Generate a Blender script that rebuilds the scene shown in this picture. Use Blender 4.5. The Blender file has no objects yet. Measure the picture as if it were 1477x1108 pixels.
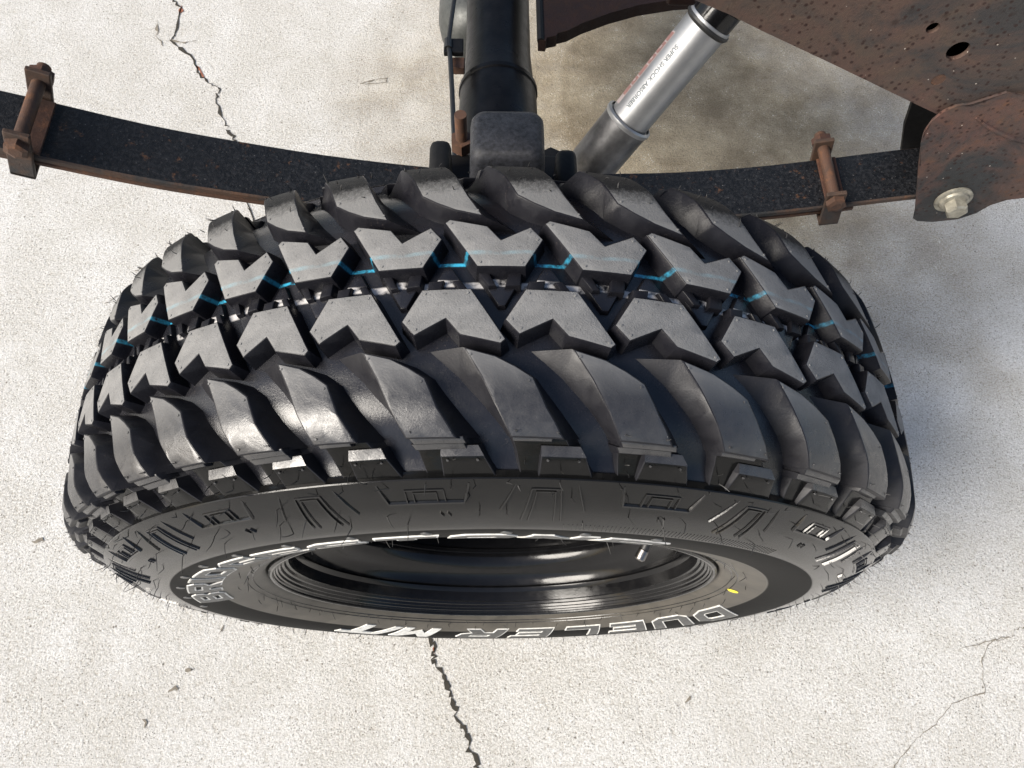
import bpy, bmesh, math, random
from mathutils import Vector, Matrix
random.seed(7)
scene = bpy.context.scene
R = math.radians
CZ = 0.4015                      # height of the wheel centre above the concrete

# ------------------------------------------------------------------ camera
cam_data = bpy.data.cameras.new('camera')
cam = bpy.data.objects.new('camera', cam_data)
scene.collection.objects.link(cam)
cam.location = (0.0, -0.2618, 0.7955 + CZ)
cam.rotation_euler = (0.4339, R(-1.25), -0.0074)
cam_data.sensor_width = 36.0
cam_data.lens = 36.0 * 1099.4 / 1477.0
cam_data.clip_start = 0.02
cam_data.clip_end = 2000
scene.camera = cam

# ------------------------------------------------------------------ sky and sun
SUN_EL, SUN_AZ = R(37), R(247)     # azimuth clockwise from +Y
L = Vector((math.sin(SUN_AZ) * math.cos(SUN_EL), math.cos(SUN_AZ) * math.cos(SUN_EL), math.sin(SUN_EL)))
world = bpy.data.worlds.new('World')
scene.world = world
world.use_nodes = True
wn = world.node_tree
bg = wn.nodes['Background']
sky = wn.nodes.new('ShaderNodeTexSky')
sky.sky_type = 'NISHITA'
sky.sun_disc = False
sky.sun_elevation = SUN_EL
sky.sun_rotation = SUN_AZ
sky.air_density = 1.0
sky.dust_density = 2.6
sky.ozone_density = 1.0
wn.links.new(sky.outputs[0], bg.inputs[0])
bg.inputs[1].default_value = 0.085
sun_data = bpy.data.lights.new('sun', 'SUN')
sun_data.energy = 3.7
sun_data.angle = R(34)
sun_data.color = (1.0, 0.945, 0.86)
sun = bpy.data.objects.new('sun', sun_data)
sun.rotation_euler = (-L).to_track_quat('-Z', 'Y').to_euler()
scene.collection.objects.link(sun)
scene.view_settings.view_transform = 'Standard'
scene.view_settings.look = 'None'
scene.view_settings.exposure = 1.0
scene.view_settings.gamma = 1.0
scene.view_settings.use_curve_mapping = False

# ------------------------------------------------------------------ materials
class NT:
    def __init__(s, name):
        s.m = bpy.data.materials.new(name)
        s.m.use_nodes = True
        s.t = s.m.node_tree
        s.b = s.t.nodes['Principled BSDF']
        s.tc = s.t.nodes.new('ShaderNodeTexCoord')
    def n(s, kind, **kw):
        x = s.t.nodes.new(kind)
        for k, v in kw.items():
            setattr(x, k, v)
        return x
    def link(s, a, b):
        s.t.links.new(a, b)
    def noise(s, scale, detail=4, rough=0.6, coord='Object', dist=0.0):
        x = s.n('ShaderNodeTexNoise')
        x.inputs['Scale'].default_value = scale
        x.inputs['Detail'].default_value = detail
        x.inputs['Roughness'].default_value = rough
        x.inputs['Distortion'].default_value = dist
        s.link(s.tc.outputs[coord], x.inputs['Vector'])
        return x.outputs['Fac']
    def vor(s, scale, coord='Object', out='Distance', rnd=1.0):
        x = s.n('ShaderNodeTexVoronoi')
        x.inputs['Scale'].default_value = scale
        x.inputs['Randomness'].default_value = rnd
        s.link(s.tc.outputs[coord], x.inputs['Vector'])
        return x.outputs[out]
    def ramp(s, fac, stops, interp='LINEAR'):
        x = s.n('ShaderNodeValToRGB')
        x.color_ramp.interpolation = interp
        el = x.color_ramp.elements
        while len(el) < len(stops):
            el.new(0.5)
        for e, (p, c) in zip(el, stops):
            e.position = p
            e.color = (c, c, c, 1) if isinstance(c, (int, float)) else (*c, 1)
        s.link(fac, x.inputs[0])
        return x.outputs[0]
    def mix(s, fac, a, b, mode='MIX'):
        x = s.n('ShaderNodeMix', data_type='RGBA', blend_type=mode)
        for sock, val in ((x.inputs[0], fac), (x.inputs[6], a), (x.inputs[7], b)):
            if isinstance(val, (int, float)):
                sock.default_value = val if sock.type == 'VALUE' else (val, val, val, 1)
            elif isinstance(val, tuple):
                sock.default_value = (*val, 1)
            else:
                s.link(val, sock)
        return x.outputs[2]
    def math(s, op, a, b=0.0):
        x = s.n('ShaderNodeMath', operation=op)
        for sock, val in ((x.inputs[0], a), (x.inputs[1], b)):
            if isinstance(val, (int, float)):
                sock.default_value = val
            else:
                s.link(val, sock)
        return x.outputs[0]
    def sep(s, coord='Object'):
        x = s.n('ShaderNodeSeparateXYZ')
        s.link(s.tc.outputs[coord], x.inputs[0])
        return x.outputs
    def col(s, v):
        if isinstance(v, tuple):
            s.b.inputs['Base Color'].default_value = (*v, 1)
        else:
            s.link(v, s.b.inputs['Base Color'])
    def rough(s, v):
        if isinstance(v, (int, float)):
            s.b.inputs['Roughness'].default_value = v
        else:
            s.link(v, s.b.inputs['Roughness'])
    def bump(s, h, strength=0.3, dist=0.001):
        x = s.n('ShaderNodeBump')
        x.inputs['Strength'].default_value = strength
        x.inputs['Distance'].default_value = dist
        s.link(h, x.inputs['Height'])
        s.link(x.outputs[0], s.b.inputs['Normal'])

AC = 0.0076    # axial position of the tread's own centre line (outward = -Y)

def axial(n):
    """axial coordinate d (outward positive, measured from the tread centre line)"""
    return n.math('SUBTRACT', n.math('MULTIPLY', n.sep()[1], -1.0), AC)

def stripe(n, d, lo, hi, soft=0.0004):
    a = n.n('ShaderNodeMapRange'); a.inputs[1].default_value = lo - soft; a.inputs[2].default_value = lo + soft
    n.link(d, a.inputs[0])
    b = n.n('ShaderNodeMapRange'); b.inputs[1].default_value = hi - soft; b.inputs[2].default_value = hi + soft
    b.inputs[3].default_value = 1.0; b.inputs[4].default_value = 0.0
    n.link(d, b.inputs[0])
    return n.math('MULTIPLY', a.outputs[0], b.outputs[0])

BLUE = (0.05, 0.42, 0.64)
def tread_top():
    n = NT('dusty_tread_rubber')
    d = axial(n)
    n1 = n.noise(60, 5, 0.65)
    n2 = n.noise(900, 3, 0.7)
    base = n.mix(n.ramp(n1, [(0.3, 0.0), (0.75, 1.0)]), (0.120, 0.120, 0.119), (0.185, 0.183, 0.180))
    speck = n.ramp(n2, [(0.62, 0.0), (0.75, 1.0)])
    base = n.mix(n.math('MULTIPLY', speck, 0.35), base, (0.30, 0.295, 0.285))
    scuff = n.n('ShaderNodeTexNoise'); scuff.inputs['Scale'].default_value = 22; scuff.inputs['Detail'].default_value = 7; scuff.inputs['Roughness'].default_value = 0.72; scuff.inputs['Distortion'].default_value = 1.2
    n.link(n.tc.outputs['Object'], scuff.inputs['Vector'])
    base = n.mix(n.ramp(scuff.outputs['Fac'], [(0.45, 0.0), (0.75, 0.6)]), base, (0.21, 0.207, 0.20))
    dark = n.ramp(n.noise(420, 4, 0.7), [(0.30, 1.0), (0.42, 0.0)])
    base = n.mix(n.math('MULTIPLY', dark, 0.5), base, (0.03, 0.03, 0.03))
    wob = n.math('ADD', d, n.math('MULTIPLY', n.math('SUBTRACT', n.noise(30, 1), 0.5), 0.004))
    line = n.math('MULTIPLY', stripe(n, wob, -0.0199, -0.0172, 0.0006), n.ramp(n.noise(55, 3), [(0.38, 0.0), (0.66, 0.27)]))
    base = n.mix(line, base, (0.22, 0.50, 0.60))
    n.col(base)
    n.rough(n.ramp(n1, [(0.2, 0.78), (0.8, 0.62)]))
    n.b.inputs['Specular IOR Level'].default_value = 0.35
    n.bump(n2, 0.6, 0.0008)
    return n.m

def groove_rubber(name='black_groove_rubber', white=0.0, blue=1.0, spec=0.14, r0=0.22, r1=0.46):
    n = NT(name)
    d = axial(n)
    n1 = n.noise(45, 5, 0.65)
    n2 = n.noise(700, 4, 0.75)
    base = n.mix(n.ramp(n1, [(0.3, 0.0), (0.8, 1.0)]), (0.005, 0.005, 0.007), (0.016, 0.016, 0.019))
    dust = n.math('MULTIPLY', n.ramp(n2, [(0.60, 0.0), (0.72, 1.0)]), n.ramp(n.noise(35, 3), [(0.45, 0.0), (0.7, 0.5)]))
    base = n.mix(dust, base, (0.16, 0.13, 0.11))
    wob = n.math('ADD', d, n.math('MULTIPLY', n.math('SUBTRACT', n.noise(40, 2), 0.5), 0.003))
    bl = n.math('MULTIPLY', stripe(n, wob, -0.0194, -0.0170, 0.0004), n.ramp(n.noise(150, 4, 0.7), [(0.38, 0.0), (0.60, 0.9 * blue)]))
    base = n.mix(bl, base, BLUE)
    wh = n.math('MULTIPLY', stripe(n, wob, -0.0042, 0.0006, 0.0006), n.ramp(n.noise(80, 4), [(0.39, 0.0), (0.52, white)]))
    base = n.mix(wh, base, (0.62, 0.60, 0.58))
    n.col(base)
    n.b.inputs['Specular IOR Level'].default_value = spec
    n.rough(n.ramp(n.noise(70, 5), [(0.3, r0), (0.75, r1)]))
    n.bump(n2, 0.25, 0.0006)
    return n.m

def lug_top():
    """shoulder lugs: tyre-dressed, blotchy gloss, dustier towards the tread centre"""
    n = NT('glossy_lug_rubber')
    d = n.math('ABSOLUTE', axial(n))
    n1 = n.noise(38, 6, 0.65, dist=0.6)
    n2 = n.noise(800, 4, 0.75)
    w = n.math('ADD', d, n.math('MULTIPLY', n.math('SUBTRACT', n1, 0.5), 0.022))
    mp = n.n('ShaderNodeMapRange'); mp.inputs[1].default_value = 0.050; mp.inputs[2].default_value = 0.074
    mp.inputs[3].default_value = 1.0; mp.inputs[4].default_value = 0.0
    n.link(w, mp.inputs[0])
    dusty = mp.outputs[0]
    base = n.mix(n.ramp(n1, [(0.3, 0.0), (0.75, 1.0)]), (0.016, 0.016, 0.018), (0.048, 0.047, 0.047))
    base = n.mix(dusty, base, (0.115, 0.114, 0.112))
    sp = n.math('MULTIPLY', n.ramp(n2, [(0.64, 0.0), (0.76, 1.0)]), 0.3)
    base = n.mix(sp, base, (0.25, 0.24, 0.22))
    wsp = n.math('MULTIPLY', n.ramp(n.vor(260), [(0.05, 1.0), (0.10, 0.0)]), n.ramp(n.noise(70, 3), [(0.52, 0.0), (0.60, 0.8)]))
    base = n.mix(wsp, base, (0.38, 0.37, 0.35))
    n.col(base)
    n.b.inputs['Specular IOR Level'].default_value = 0.7
    gl = n.ramp(n.noise(48, 7, 0.72, dist=1.4), [(0.36, 0.23), (0.64, 0.46)])
    n.rough(n.mix(dusty, gl, 0.50))
    n.bump(n.math('ADD', n2, n.math('MULTIPLY', n.noise(110, 4, 0.6, dist=0.8), 2.0)), 0.22, 0.0007)
    return n.m

def inner_lug_top():
    """inner shoulder: dusty towards the centre, black and crumbly over the shoulder"""
    n = NT('crumbly_lug_rubber')
    d = n.math('ABSOLUTE', axial(n))
    n1 = n.noise(60, 6, 0.7)
    n2 = n.noise(500, 5, 0.8)
    w = n.math('ADD', d, n.math('MULTIPLY', n.math('SUBTRACT', n1, 0.5), 0.024))
    w = n.math('ADD', w, n.math('MULTIPLY', n.math('SUBTRACT', n2, 0.5), 0.030))
    mp = n.n('ShaderNodeMapRange'); mp.inputs[1].default_value = 0.066; mp.inputs[2].default_value = 0.082
    mp.inputs[3].default_value = 1.0; mp.inputs[4].default_value = 0.0
    n.link(w, mp.inputs[0])
    base = n.mix(mp.outputs[0], (0.007, 0.007, 0.0075), (0.15, 0.149, 0.146))
    sp = n.math('MULTIPLY', n.ramp(n2, [(0.60, 0.0), (0.72, 1.0)]), 0.35)
    base = n.mix(sp, base, (0.26, 0.25, 0.23))
    n.col(base)
    n.b.inputs['Specular IOR Level'].default_value = 0.3
    n.rough(n.mix(mp.outputs[0], 0.6, 0.52))
    n.bump(n2, 0.6, 0.001)
    return n.m

def sidewall():
    n = NT('dressed_sidewall_rubber')
    n1 = n.noise(25, 6, 0.65, dist=0.5)
    n2 = n.noise(600, 3, 0.7)
    base = n.mix(n.ramp(n1, [(0.3, 0.0), (0.75, 1.0)]), (0.004, 0.004, 0.004), (0.009, 0.009, 0.009))
    x, y, z = n.sep()
    r = n.math('SQRT', n.math('ADD', n.math('MULTIPLY', x, x), n.math('MULTIPLY', z, z)))
    band = stripe(n, r, 0.2665, 0.3045, 0.0008)
    base = n.mix(n.math('MULTIPLY', band, 0.85), base, (0.006, 0.006, 0.006))
    inner = stripe(n, r, 0.20, 0.2665, 0.0015)
    base = n.mix(n.math('MULTIPLY', inner, n.ramp(n1, [(0.3, 0.45), (0.7, 1.0)])), base, (0.085, 0.076, 0.062))
    n.col(base)
    rg = n.ramp(n1, [(0.25, 0.05), (0.8, 0.20)])
    rg = n.mix(band, rg, 0.5)
    rg = n.mix(inner, rg, 0.42)
    n.rough(rg)
    n.link(n.mix(band, 0.29, 0.04), n.b.inputs['Specular IOR Level'])
    n.bump(n.math('ADD', n2, n.math('MULTIPLY', n.noise(90, 3), 1.5)), 0.10, 0.0006)
    return n.m

def simple(name, c, rough, metal=0.0, var=0.25, scale=120, bump=0.1, spec=0.5):
    n = NT(name)
    n1 = n.noise(scale, 5, 0.65)
    lo = tuple(v * (1 - var) for v in c); hi = tuple(v * (1 + var) for v in c)
    n.col(n.mix(n.ramp(n1, [(0.3, 0.0), (0.7, 1.0)]), lo, hi))
    n.rough(n.ramp(n.noise(scale * 1.7, 4), [(0.3, max(0.02, rough - 0.08)), (0.7, min(1, rough + 0.08))]))
    n.b.inputs['Metallic'].default_value = metal
    n.b.inputs['Specular IOR Level'].default_value = spec
    if bump:
        n.bump(n.noise(scale * 6, 3), bump, 0.0008)
    return n.m

def spring_paint():
    n = NT('chipped_black_spring_paint')
    a = n.noise(260, 5, 0.8)
    base = n.mix(n.ramp(a, [(0.46, 0.0), (0.70, 1.0)]), (0.0035, 0.0038, 0.005), (0.026, 0.027, 0.031))
    rust = n.ramp(n.noise(90, 6, 0.72), [(0.60, 0.0), (0.70, 1.0)])
    base = n.mix(n.math('MULTIPLY', rust, 0.6), base, (0.16, 0.075, 0.035))
    chip = n.ramp(n.noise(520, 2, 0.6), [(0.70, 0.0), (0.75, 1.0)])
    base = n.mix(n.math('MULTIPLY', chip, 0.5), base, (0.30, 0.28, 0.26))
    n.col(base)
    n.b.inputs['Specular IOR Level'].default_value = 0.25
    n.rough(n.ramp(a, [(0.3, 0.35), (0.7, 0.6)]))
    n.bump(a, 0.8, 0.0016)
    return n.m

def rust(name, c1, c2, c3, grey=0.0, pits=True, rough=0.62):
    n = NT(name)
    a = n.noise(14, 6, 0.68, dist=0.4)
    b = n.noise(80, 6, 0.7)
    base = n.mix(n.ramp(a, [(0.33, 0.0), (0.68, 1.0)]), c1, c2)
    base = n.mix(n.ramp(b, [(0.52, 0.0), (0.75, 0.75)]), base, c3)
    if grey:
        g = n.ramp(n.noise(9, 5, 0.65, dist=0.8), [(0.47, 0.0), (0.60, grey)])
        base = n.mix(g, base, (0.026, 0.029, 0.031))
    if pits:
        v = n.ramp(n.vor(170), [(0.18, 1.0), (0.34, 0.0)])
        v = n.math('MULTIPLY', v, n.ramp(n.noise(60, 3), [(0.36, 0.0), (0.50, 0.85)]))
        base = n.mix(v, base, (0.022, 0.010, 0.008))
        v2 = n.math('MULTIPLY', n.ramp(n.vor(75), [(0.10, 1.0), (0.32, 0.0)]), n.ramp(n.noise(33, 5, 0.7), [(0.50, 0.0), (0.60, 0.7)]))
        base = n.mix(v2, base, (0.018, 0.011, 0.009))
        w = n.ramp(n.vor(120), [(0.05, 1.0), (0.10, 0.0)])
        w = n.math('MULTIPLY', w, n.ramp(n.noise(110, 2), [(0.55, 0.0), (0.6, 0.9)]))
        base = n.mix(w, base, (0.5, 0.44, 0.38))
    n.col(base)
    n.b.inputs['Specular IOR Level'].default_value = 0.22
    n.rough(n.ramp(b, [(0.3, rough - 0.14), (0.7, rough + 0.14)]))
    n.bump(n.math('ADD', b, n.noise(400, 4, 0.7)), 0.45, 0.0012)
    return n.m

def concrete():
    n = NT('worn_concrete')
    big = n.noise(1.6, 6, 0.6, dist=0.4)
    med = n.noise(9, 6, 0.65, dist=0.3)
    fine = n.noise(130, 5, 0.75)
    grit = n.noise(330, 3, 0.75)
    base = n.mix(n.ramp(big, [(0.35, 0.0), (0.68, 1.0)]), (0.490, 0.480, 0.458), (0.575, 0.570, 0.555))
    base = n.mix(n.math('MULTIPLY', n.ramp(med, [(0.42, 1.0), (0.62, 0.0)]), 0.35), base, (0.36, 0.34, 0.295))
    base = n.mix(n.math('MULTIPLY', n.ramp(fine, [(0.36, 1.0), (0.50, 0.0)]), 0.45), base, (0.26, 0.23, 0.18))
    patch_ = n.ramp(n.noise(3.2, 5, 0.65, dist=0.5), [(0.30, 0.55), (0.62, 1.0)])
    base = n.mix(n.math('MULTIPLY', n.ramp(grit, [(0.52, 0.0), (0.64, 1.0)]), n.math('MULTIPLY', patch_, 0.62)), base, (0.76, 0.745, 0.715))
    base = n.mix(n.math('MULTIPLY', n.ramp(grit, [(0.36, 1.0), (0.47, 0.0)]), n.math('MULTIPLY', patch_, 0.6)), base, (0.16, 0.14, 0.11))
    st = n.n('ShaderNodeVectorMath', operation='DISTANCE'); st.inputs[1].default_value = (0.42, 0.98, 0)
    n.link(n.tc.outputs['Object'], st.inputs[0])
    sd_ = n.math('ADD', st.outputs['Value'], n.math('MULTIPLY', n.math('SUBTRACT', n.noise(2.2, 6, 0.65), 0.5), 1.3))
    dirt_shade = n.ramp(sd_, [(0.22, 0.85), (0.80, 0.0)])  # oily dirt blotches; their dark tone also paints in shade behind the wheel
    base = n.mix(dirt_shade, base, n.mix(n.ramp(n.noise(9, 7, 0.7), [(0.38, 0.0), (0.62, 1.0)]), n.mix(grit, (0.085, 0.060, 0.030), (0.22, 0.165, 0.090)), n.mix(grit, (0.19, 0.15, 0.088), (0.46, 0.385, 0.255))))
    pit = n.ramp(n.vor(55), [(0.05, 1.0), (0.12, 0.0)])
    pit = n.math('MULTIPLY', pit, n.ramp(n.noise(20, 3), [(0.46, 0.0), (0.54, 0.9)]))
    base = n.mix(pit, base, (0.12, 0.105, 0.085))
    sp1 = n.math('MULTIPLY', n.ramp(n.vor(210), [(0.10, 1.0), (0.24, 0.0)]), n.ramp(n.noise(26, 4, 0.7), [(0.42, 0.0), (0.54, 0.95)]))
    base = n.mix(sp1, base, (0.10, 0.092, 0.078))
    sp2 = n.math('MULTIPLY', n.ramp(n.vor(260, rnd=0.9), [(0.12, 1.0), (0.30, 0.0)]), n.ramp(n.noise(18, 4, 0.7), [(0.50, 0.0), (0.64, 0.8)]))
    base = n.mix(sp2, base, (0.80, 0.79, 0.76))
    n.col(base)
    n.rough(0.92)
    n.b.inputs['Specular IOR Level'].default_value = 0.2
    h = n.math('ADD', n.math('MULTIPLY', fine, 1.0), n.math('MULTIPLY', grit, 0.6))
    n.bump(h, 0.8, 0.003)
    return n.m

def brushed_silver():
    n = NT('silver_shock_paint')
    a = n.noise(500, 3, 0.7)
    b = n.noise(30, 4)
    n.col(n.mix(n.ramp(b, [(0.3, 0.0), (0.7, 1.0)]), (0.30, 0.305, 0.315), (0.38, 0.385, 0.39)))
    n.b.inputs['Metallic'].default_value = 0.75
    n.rough(n.ramp(a, [(0.3, 0.38), (0.7, 0.50)]))
    n.bump(a, 0.08, 0.0004)
    return n.m

M = dict(
    top=tread_top(), groove=groove_rubber(blue=0.4), gfloor=groove_rubber('painted_groove_floor', 0.8, 0.95, 0.5, 0.16, 0.36), gwall=groove_rubber('lug_wall_rubber', 0.0, 0.0, 0.30, 0.38, 0.58), lug=lug_top(), ilug=inner_lug_top(), side=sidewall(),
    side2=simple('flank_rubber', (0.005, 0.005, 0.005), 0.18, scale=40, bump=0.15, spec=0.20),
    rib=simple('sidewall_rib_rubber', (0.008, 0.008, 0.008), 0.15),
    whisker=simple('whisker_rubber', (0.012, 0.012, 0.012), 0.5, bump=0),
    white=simple('white_letter_rubber', (0.56, 0.555, 0.53), 0.6, var=0.3, scale=160),
    lettergrey=simple('grey_letter_rubber', (0.045, 0.046, 0.046), 0.4),
    solidwhite=simple('white_letter_fill', (0.60, 0.60, 0.575), 0.6, var=0.25, scale=160),
    yellow=simple('yellow_paint_dot', (0.72, 0.62, 0.03), 0.5, var=0.15),
    rim=simple('gloss_black_rim_paint', (0.005, 0.005, 0.0055), 0.16, bump=0.05, scale=60, spec=0.32),
    chrome=simple('valve_metal', (0.22, 0.21, 0.20), 0.35, metal=1.0),
    spring=spring_paint(),
    rusty=rust('orange_rust', (0.095, 0.050, 0.033), (0.050, 0.034, 0.027), (0.17, 0.076, 0.036), pits=False),
    clip=rust('rust_and_grey_clip', (0.075, 0.045, 0.031), (0.040, 0.032, 0.028), (0.13, 0.062, 0.033), grey=0.9, pits=False),
    rustdark=rust('brown_rust', (0.075, 0.036, 0.024), (0.040, 0.026, 0.022), (0.14, 0.06, 0.03), pits=False),
    frame=rust('rusty_frame_paint', (0.088, 0.050, 0.040), (0.062, 0.049, 0.039), (0.090, 0.062, 0.044), grey=0.8),
    bracket=rust('rusty_bracket_paint', (0.110, 0.052, 0.041), (0.060, 0.046, 0.038), (0.14, 0.066, 0.034), grey=0.95),
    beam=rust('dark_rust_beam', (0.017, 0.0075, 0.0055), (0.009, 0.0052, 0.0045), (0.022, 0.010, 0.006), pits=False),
    black=simple('black_axle_paint', (0.0035, 0.0035, 0.004), 0.34, scale=40, bump=0.2, spec=0.16, var=0.6),
    blackmatte=simple('matte_black_paint', (0.006, 0.006, 0.0065), 0.6, spec=0.2),
    bumpstop=simple('bump_stop_rubber', (0.016, 0.017, 0.021), 0.5, scale=260, var=0.7, bump=0.5, spec=0.3),
    silver=brushed_silver(),
    silverlow=simple('worn_lower_tube', (0.17, 0.17, 0.175), 0.40, metal=0.8, scale=25, var=0.5),
    zinc=simple('zinc_bolt', (0.27, 0.255, 0.21), 0.5, metal=0.5, var=0.5, scale=90),
    grey=simple('grey_cast_metal', (0.055, 0.058, 0.055), 0.45, metal=0.3),
    print_grey=simple('grey_print', (0.10, 0.115, 0.125), 0.6, bump=0),
    print_red=simple('red_print', (0.22, 0.12, 0.11), 0.5, bump=0, var=0.3),
    print_pale=simple('pale_print', (0.32, 0.27, 0.265), 0.5, bump=0, var=0.15),
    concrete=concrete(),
    crack=simple('crack_dirt', (0.030, 0.026, 0.020), 0.95),
    crackrust=simple('crack_clay', (0.22, 0.085, 0.05), 0.95),
    stain=simple('concrete_chip', (0.17, 0.15, 0.12), 0.95),
)

# ------------------------------------------------------------------ mesh helpers
COL = scene.collection
def finish(name, bm, mats, parent=None, smooth=True, angle=32, loc=None):
    me = bpy.data.meshes.new(name)
    bmesh.ops.recalc_face_normals(bm, faces=bm.faces)
    bm.to_mesh(me); bm.free()
    for m in (mats if isinstance(mats, (list, tuple)) else [mats]):
        me.materials.append(m)
    if smooth:
        for p in me.polygons:
            p.use_smooth = True
        me.set_sharp_from_angle(angle=R(angle))
    o = bpy.data.objects.new(name, me)
    COL.objects.link(o)
    if parent: o.parent = parent
    if loc: o.location = loc
    return o
def empty(name, loc=(0, 0, 0)):
    o = bpy.data.objects.new(name, None); COL.objects.link(o); o.location = loc
    o.empty_display_size = 0.05
    return o
def tag(o, label=None, cat=None, group=None, kind=None):
    if label: o['label'] = label
    if cat: o['category'] = cat
    if group: o['group'] = group
    if kind: o['kind'] = kind
    return o
def loft(bm, rings, closed=True, cap=True, mat=0):
    """rings: list of lists of Vector"""
    vs = [[bm.verts.new(p) for p in r] for r in rings]
    n = len(vs[0])
    for a, b in zip(vs, vs[1:]):
        for i in range(n if closed else n - 1):
            f = bm.faces.new((a[i], a[(i + 1) % n], b[(i + 1) % n], b[i])); f.material_index = mat
    if cap and closed:
        for r in (vs[0], vs[-1]):
            try:
                f = bm.faces.new(r); f.material_index = mat
            except ValueError: pass
    return vs
def basis(d):
    d = d.normalized()
    u = d.cross(Vector((0, 0, 1)))
    if u.length < 1e-4: u = d.cross(Vector((1, 0, 0)))
    u.normalize()
    return u, d.cross(u).normalized()
def tube(bm, pts, rad, seg=12, cap=True, mat=0):
    pts = [Vector(p) for p in pts]
    rr = rad if isinstance(rad, (list, tuple)) else [rad] * len(pts)
    rings = []
    u0 = None
    for i, p in enumerate(pts):
        d = pts[min(i + 1, len(pts) - 1)] - pts[max(i - 1, 0)]
        d.normalize()
        if u0 is None:
            u0, w = basis(d)
        else:
            u0 = (u0 - d * u0.dot(d)).normalized(); w = d.cross(u0)
        rings.append([p + (u0 * math.cos(2 * math.pi * k / seg) + w * math.sin(2 * math.pi * k / seg)) * rr[i] for k in range(seg)])
    loft(bm, rings, True, cap, mat)
def box(bm, c, s, rot=None, mat=0, bevel=0.0):
    c = Vector(c)
    m = Matrix.Translation(c) @ (rot.to_4x4() if rot else Matrix()) @ Matrix.Diagonal((*s, 1))
    r = bmesh.ops.create_cube(bm, size=1.0, matrix=m)
    fs = set(f for v in r['verts'] for f in v.link_faces)
    for f in fs: f.material_index = mat
    if bevel:
        es = list(set(e for v in r['verts'] for e in v.link_edges))
        bmesh.ops.bevel(bm, geom=es, offset=bevel, segments=3, profile=0.5, affect='EDGES')
def plate(bm, outline, holes, y0, y1, mat=0):
    """plate in the XZ plane with holes, from y0 (outer face) to y1"""
    loops = [outline] + holes
    fl = []
    for y in (y0, y1):
        es = []
        rows = []
        for lp in loops:
            vs = [bm.verts.new((x, y, z)) for x, z in lp]
            rows.append(vs)
            for i in range(len(vs)):
                es.append(bm.edges.new((vs[i], vs[(i + 1) % len(vs)])))
        bmesh.ops.triangle_fill(bm, use_beauty=True, use_dissolve=False, edges=es)
        fl.append(rows)
    for a, b in zip(*fl):
        n = len(a)
        for i in range(n):
            bm.faces.new((a[i], a[(i + 1) % n], b[(i + 1) % n], b[i]))
    for f in bm.faces: f.material_index = mat
def circle(cx, cz, r, n=20, sx=1.0):
    return [(cx + r * sx * math.cos(2 * math.pi * i / n), cz + r * math.sin(2 * math.pi * i / n)) for i in range(n)]
def offset_poly(poly, w):
    """offset outward for a counter-clockwise polygon"""
    n = len(poly)
    area = sum(poly[i][0] * poly[(i + 1) % n][1] - poly[(i + 1) % n][0] * poly[i][1] for i in range(n))
    s = 1 if area > 0 else -1
    out = []
    for i in range(n):
        p0, p1, p2 = Vector(poly[i - 1]), Vector(poly[i]), Vector(poly[(i + 1) % n])
        e1 = (p1 - p0).normalized(); e2 = (p2 - p1).normalized()
        n1 = Vector((e1.y, -e1.x)) * s; n2 = Vector((e2.y, -e2.x)) * s
        b = n1 + n2
        k = b.length_squared
        m = b * (2 / k) if k > 0.25 else n1
        if m.length > 2.2: m = m.normalized() * 2.2
        out.append((p1.x + m.x * w, p1.y + m.y * w))
    return out
def lerp(xs, ys, x):
    if x <= xs[0]: return ys[0]
    for i in range(len(xs) - 1):
        if x <= xs[i + 1]:
            k = (x - xs[i]) / (xs[i + 1] - xs[i])
            return ys[i] * (1 - k) + ys[i + 1] * k
    return ys[-1]

# ------------------------------------------------------------------ ground
bm = bmesh.new()
bmesh.ops.create_grid(bm, x_segments=2, y_segments=2, size=150)
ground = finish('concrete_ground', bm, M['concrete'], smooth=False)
tag(ground, 'pale worn speckled concrete slab with cracks', 'ground', kind='structure')

def crack(pts, w, parent, mat, jag=0.004, sub=5, name='crack'):
    rnd = random.Random(len(pts) * 31 + int(abs(pts[0][0]) * 1000))
    P = []
    for a, b in zip(pts, pts[1:]):
        a, b = Vector(a), Vector(b)
        for k in range(sub):
            q = a.lerp(b, k / sub)
            if k: q += Vector((rnd.uniform(-jag, jag), rnd.uniform(-jag, jag)))
            P.append(q)
    P.append(Vector(pts[-1]))
    bm = bmesh.new()
    prev = None
    for i, p in enumerate(P):
        d = (P[min(i + 1, len(P) - 1)] - P[max(i - 1, 0)]).normalized()
        nrm = Vector((-d.y, d.x))
        slow = 0.55 + 0.75 * abs(math.sin(i * 0.37 + w * 900) * math.sin(i * 0.11 + 1.3))
        ww = w * slow * rnd.choice((0.3, 0.6, 0.8, 1.0, 1.3, 1.9)) * (0.3 if i in (0, len(P) - 1) else 1)
        a = bm.verts.new((p.x + nrm.x * ww * rnd.uniform(0.6, 1.2), p.y + nrm.y * ww, 0.0012))
        b = bm.verts.new((p.x - nrm.x * ww * rnd.uniform(0.6, 1.2), p.y - nrm.y * ww, 0.0012))
        if prev: bm.faces.new((prev[0], a, b, prev[1]))
        prev = (a, b)
    return finish(name, bm, mat, parent, smooth=False)
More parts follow.
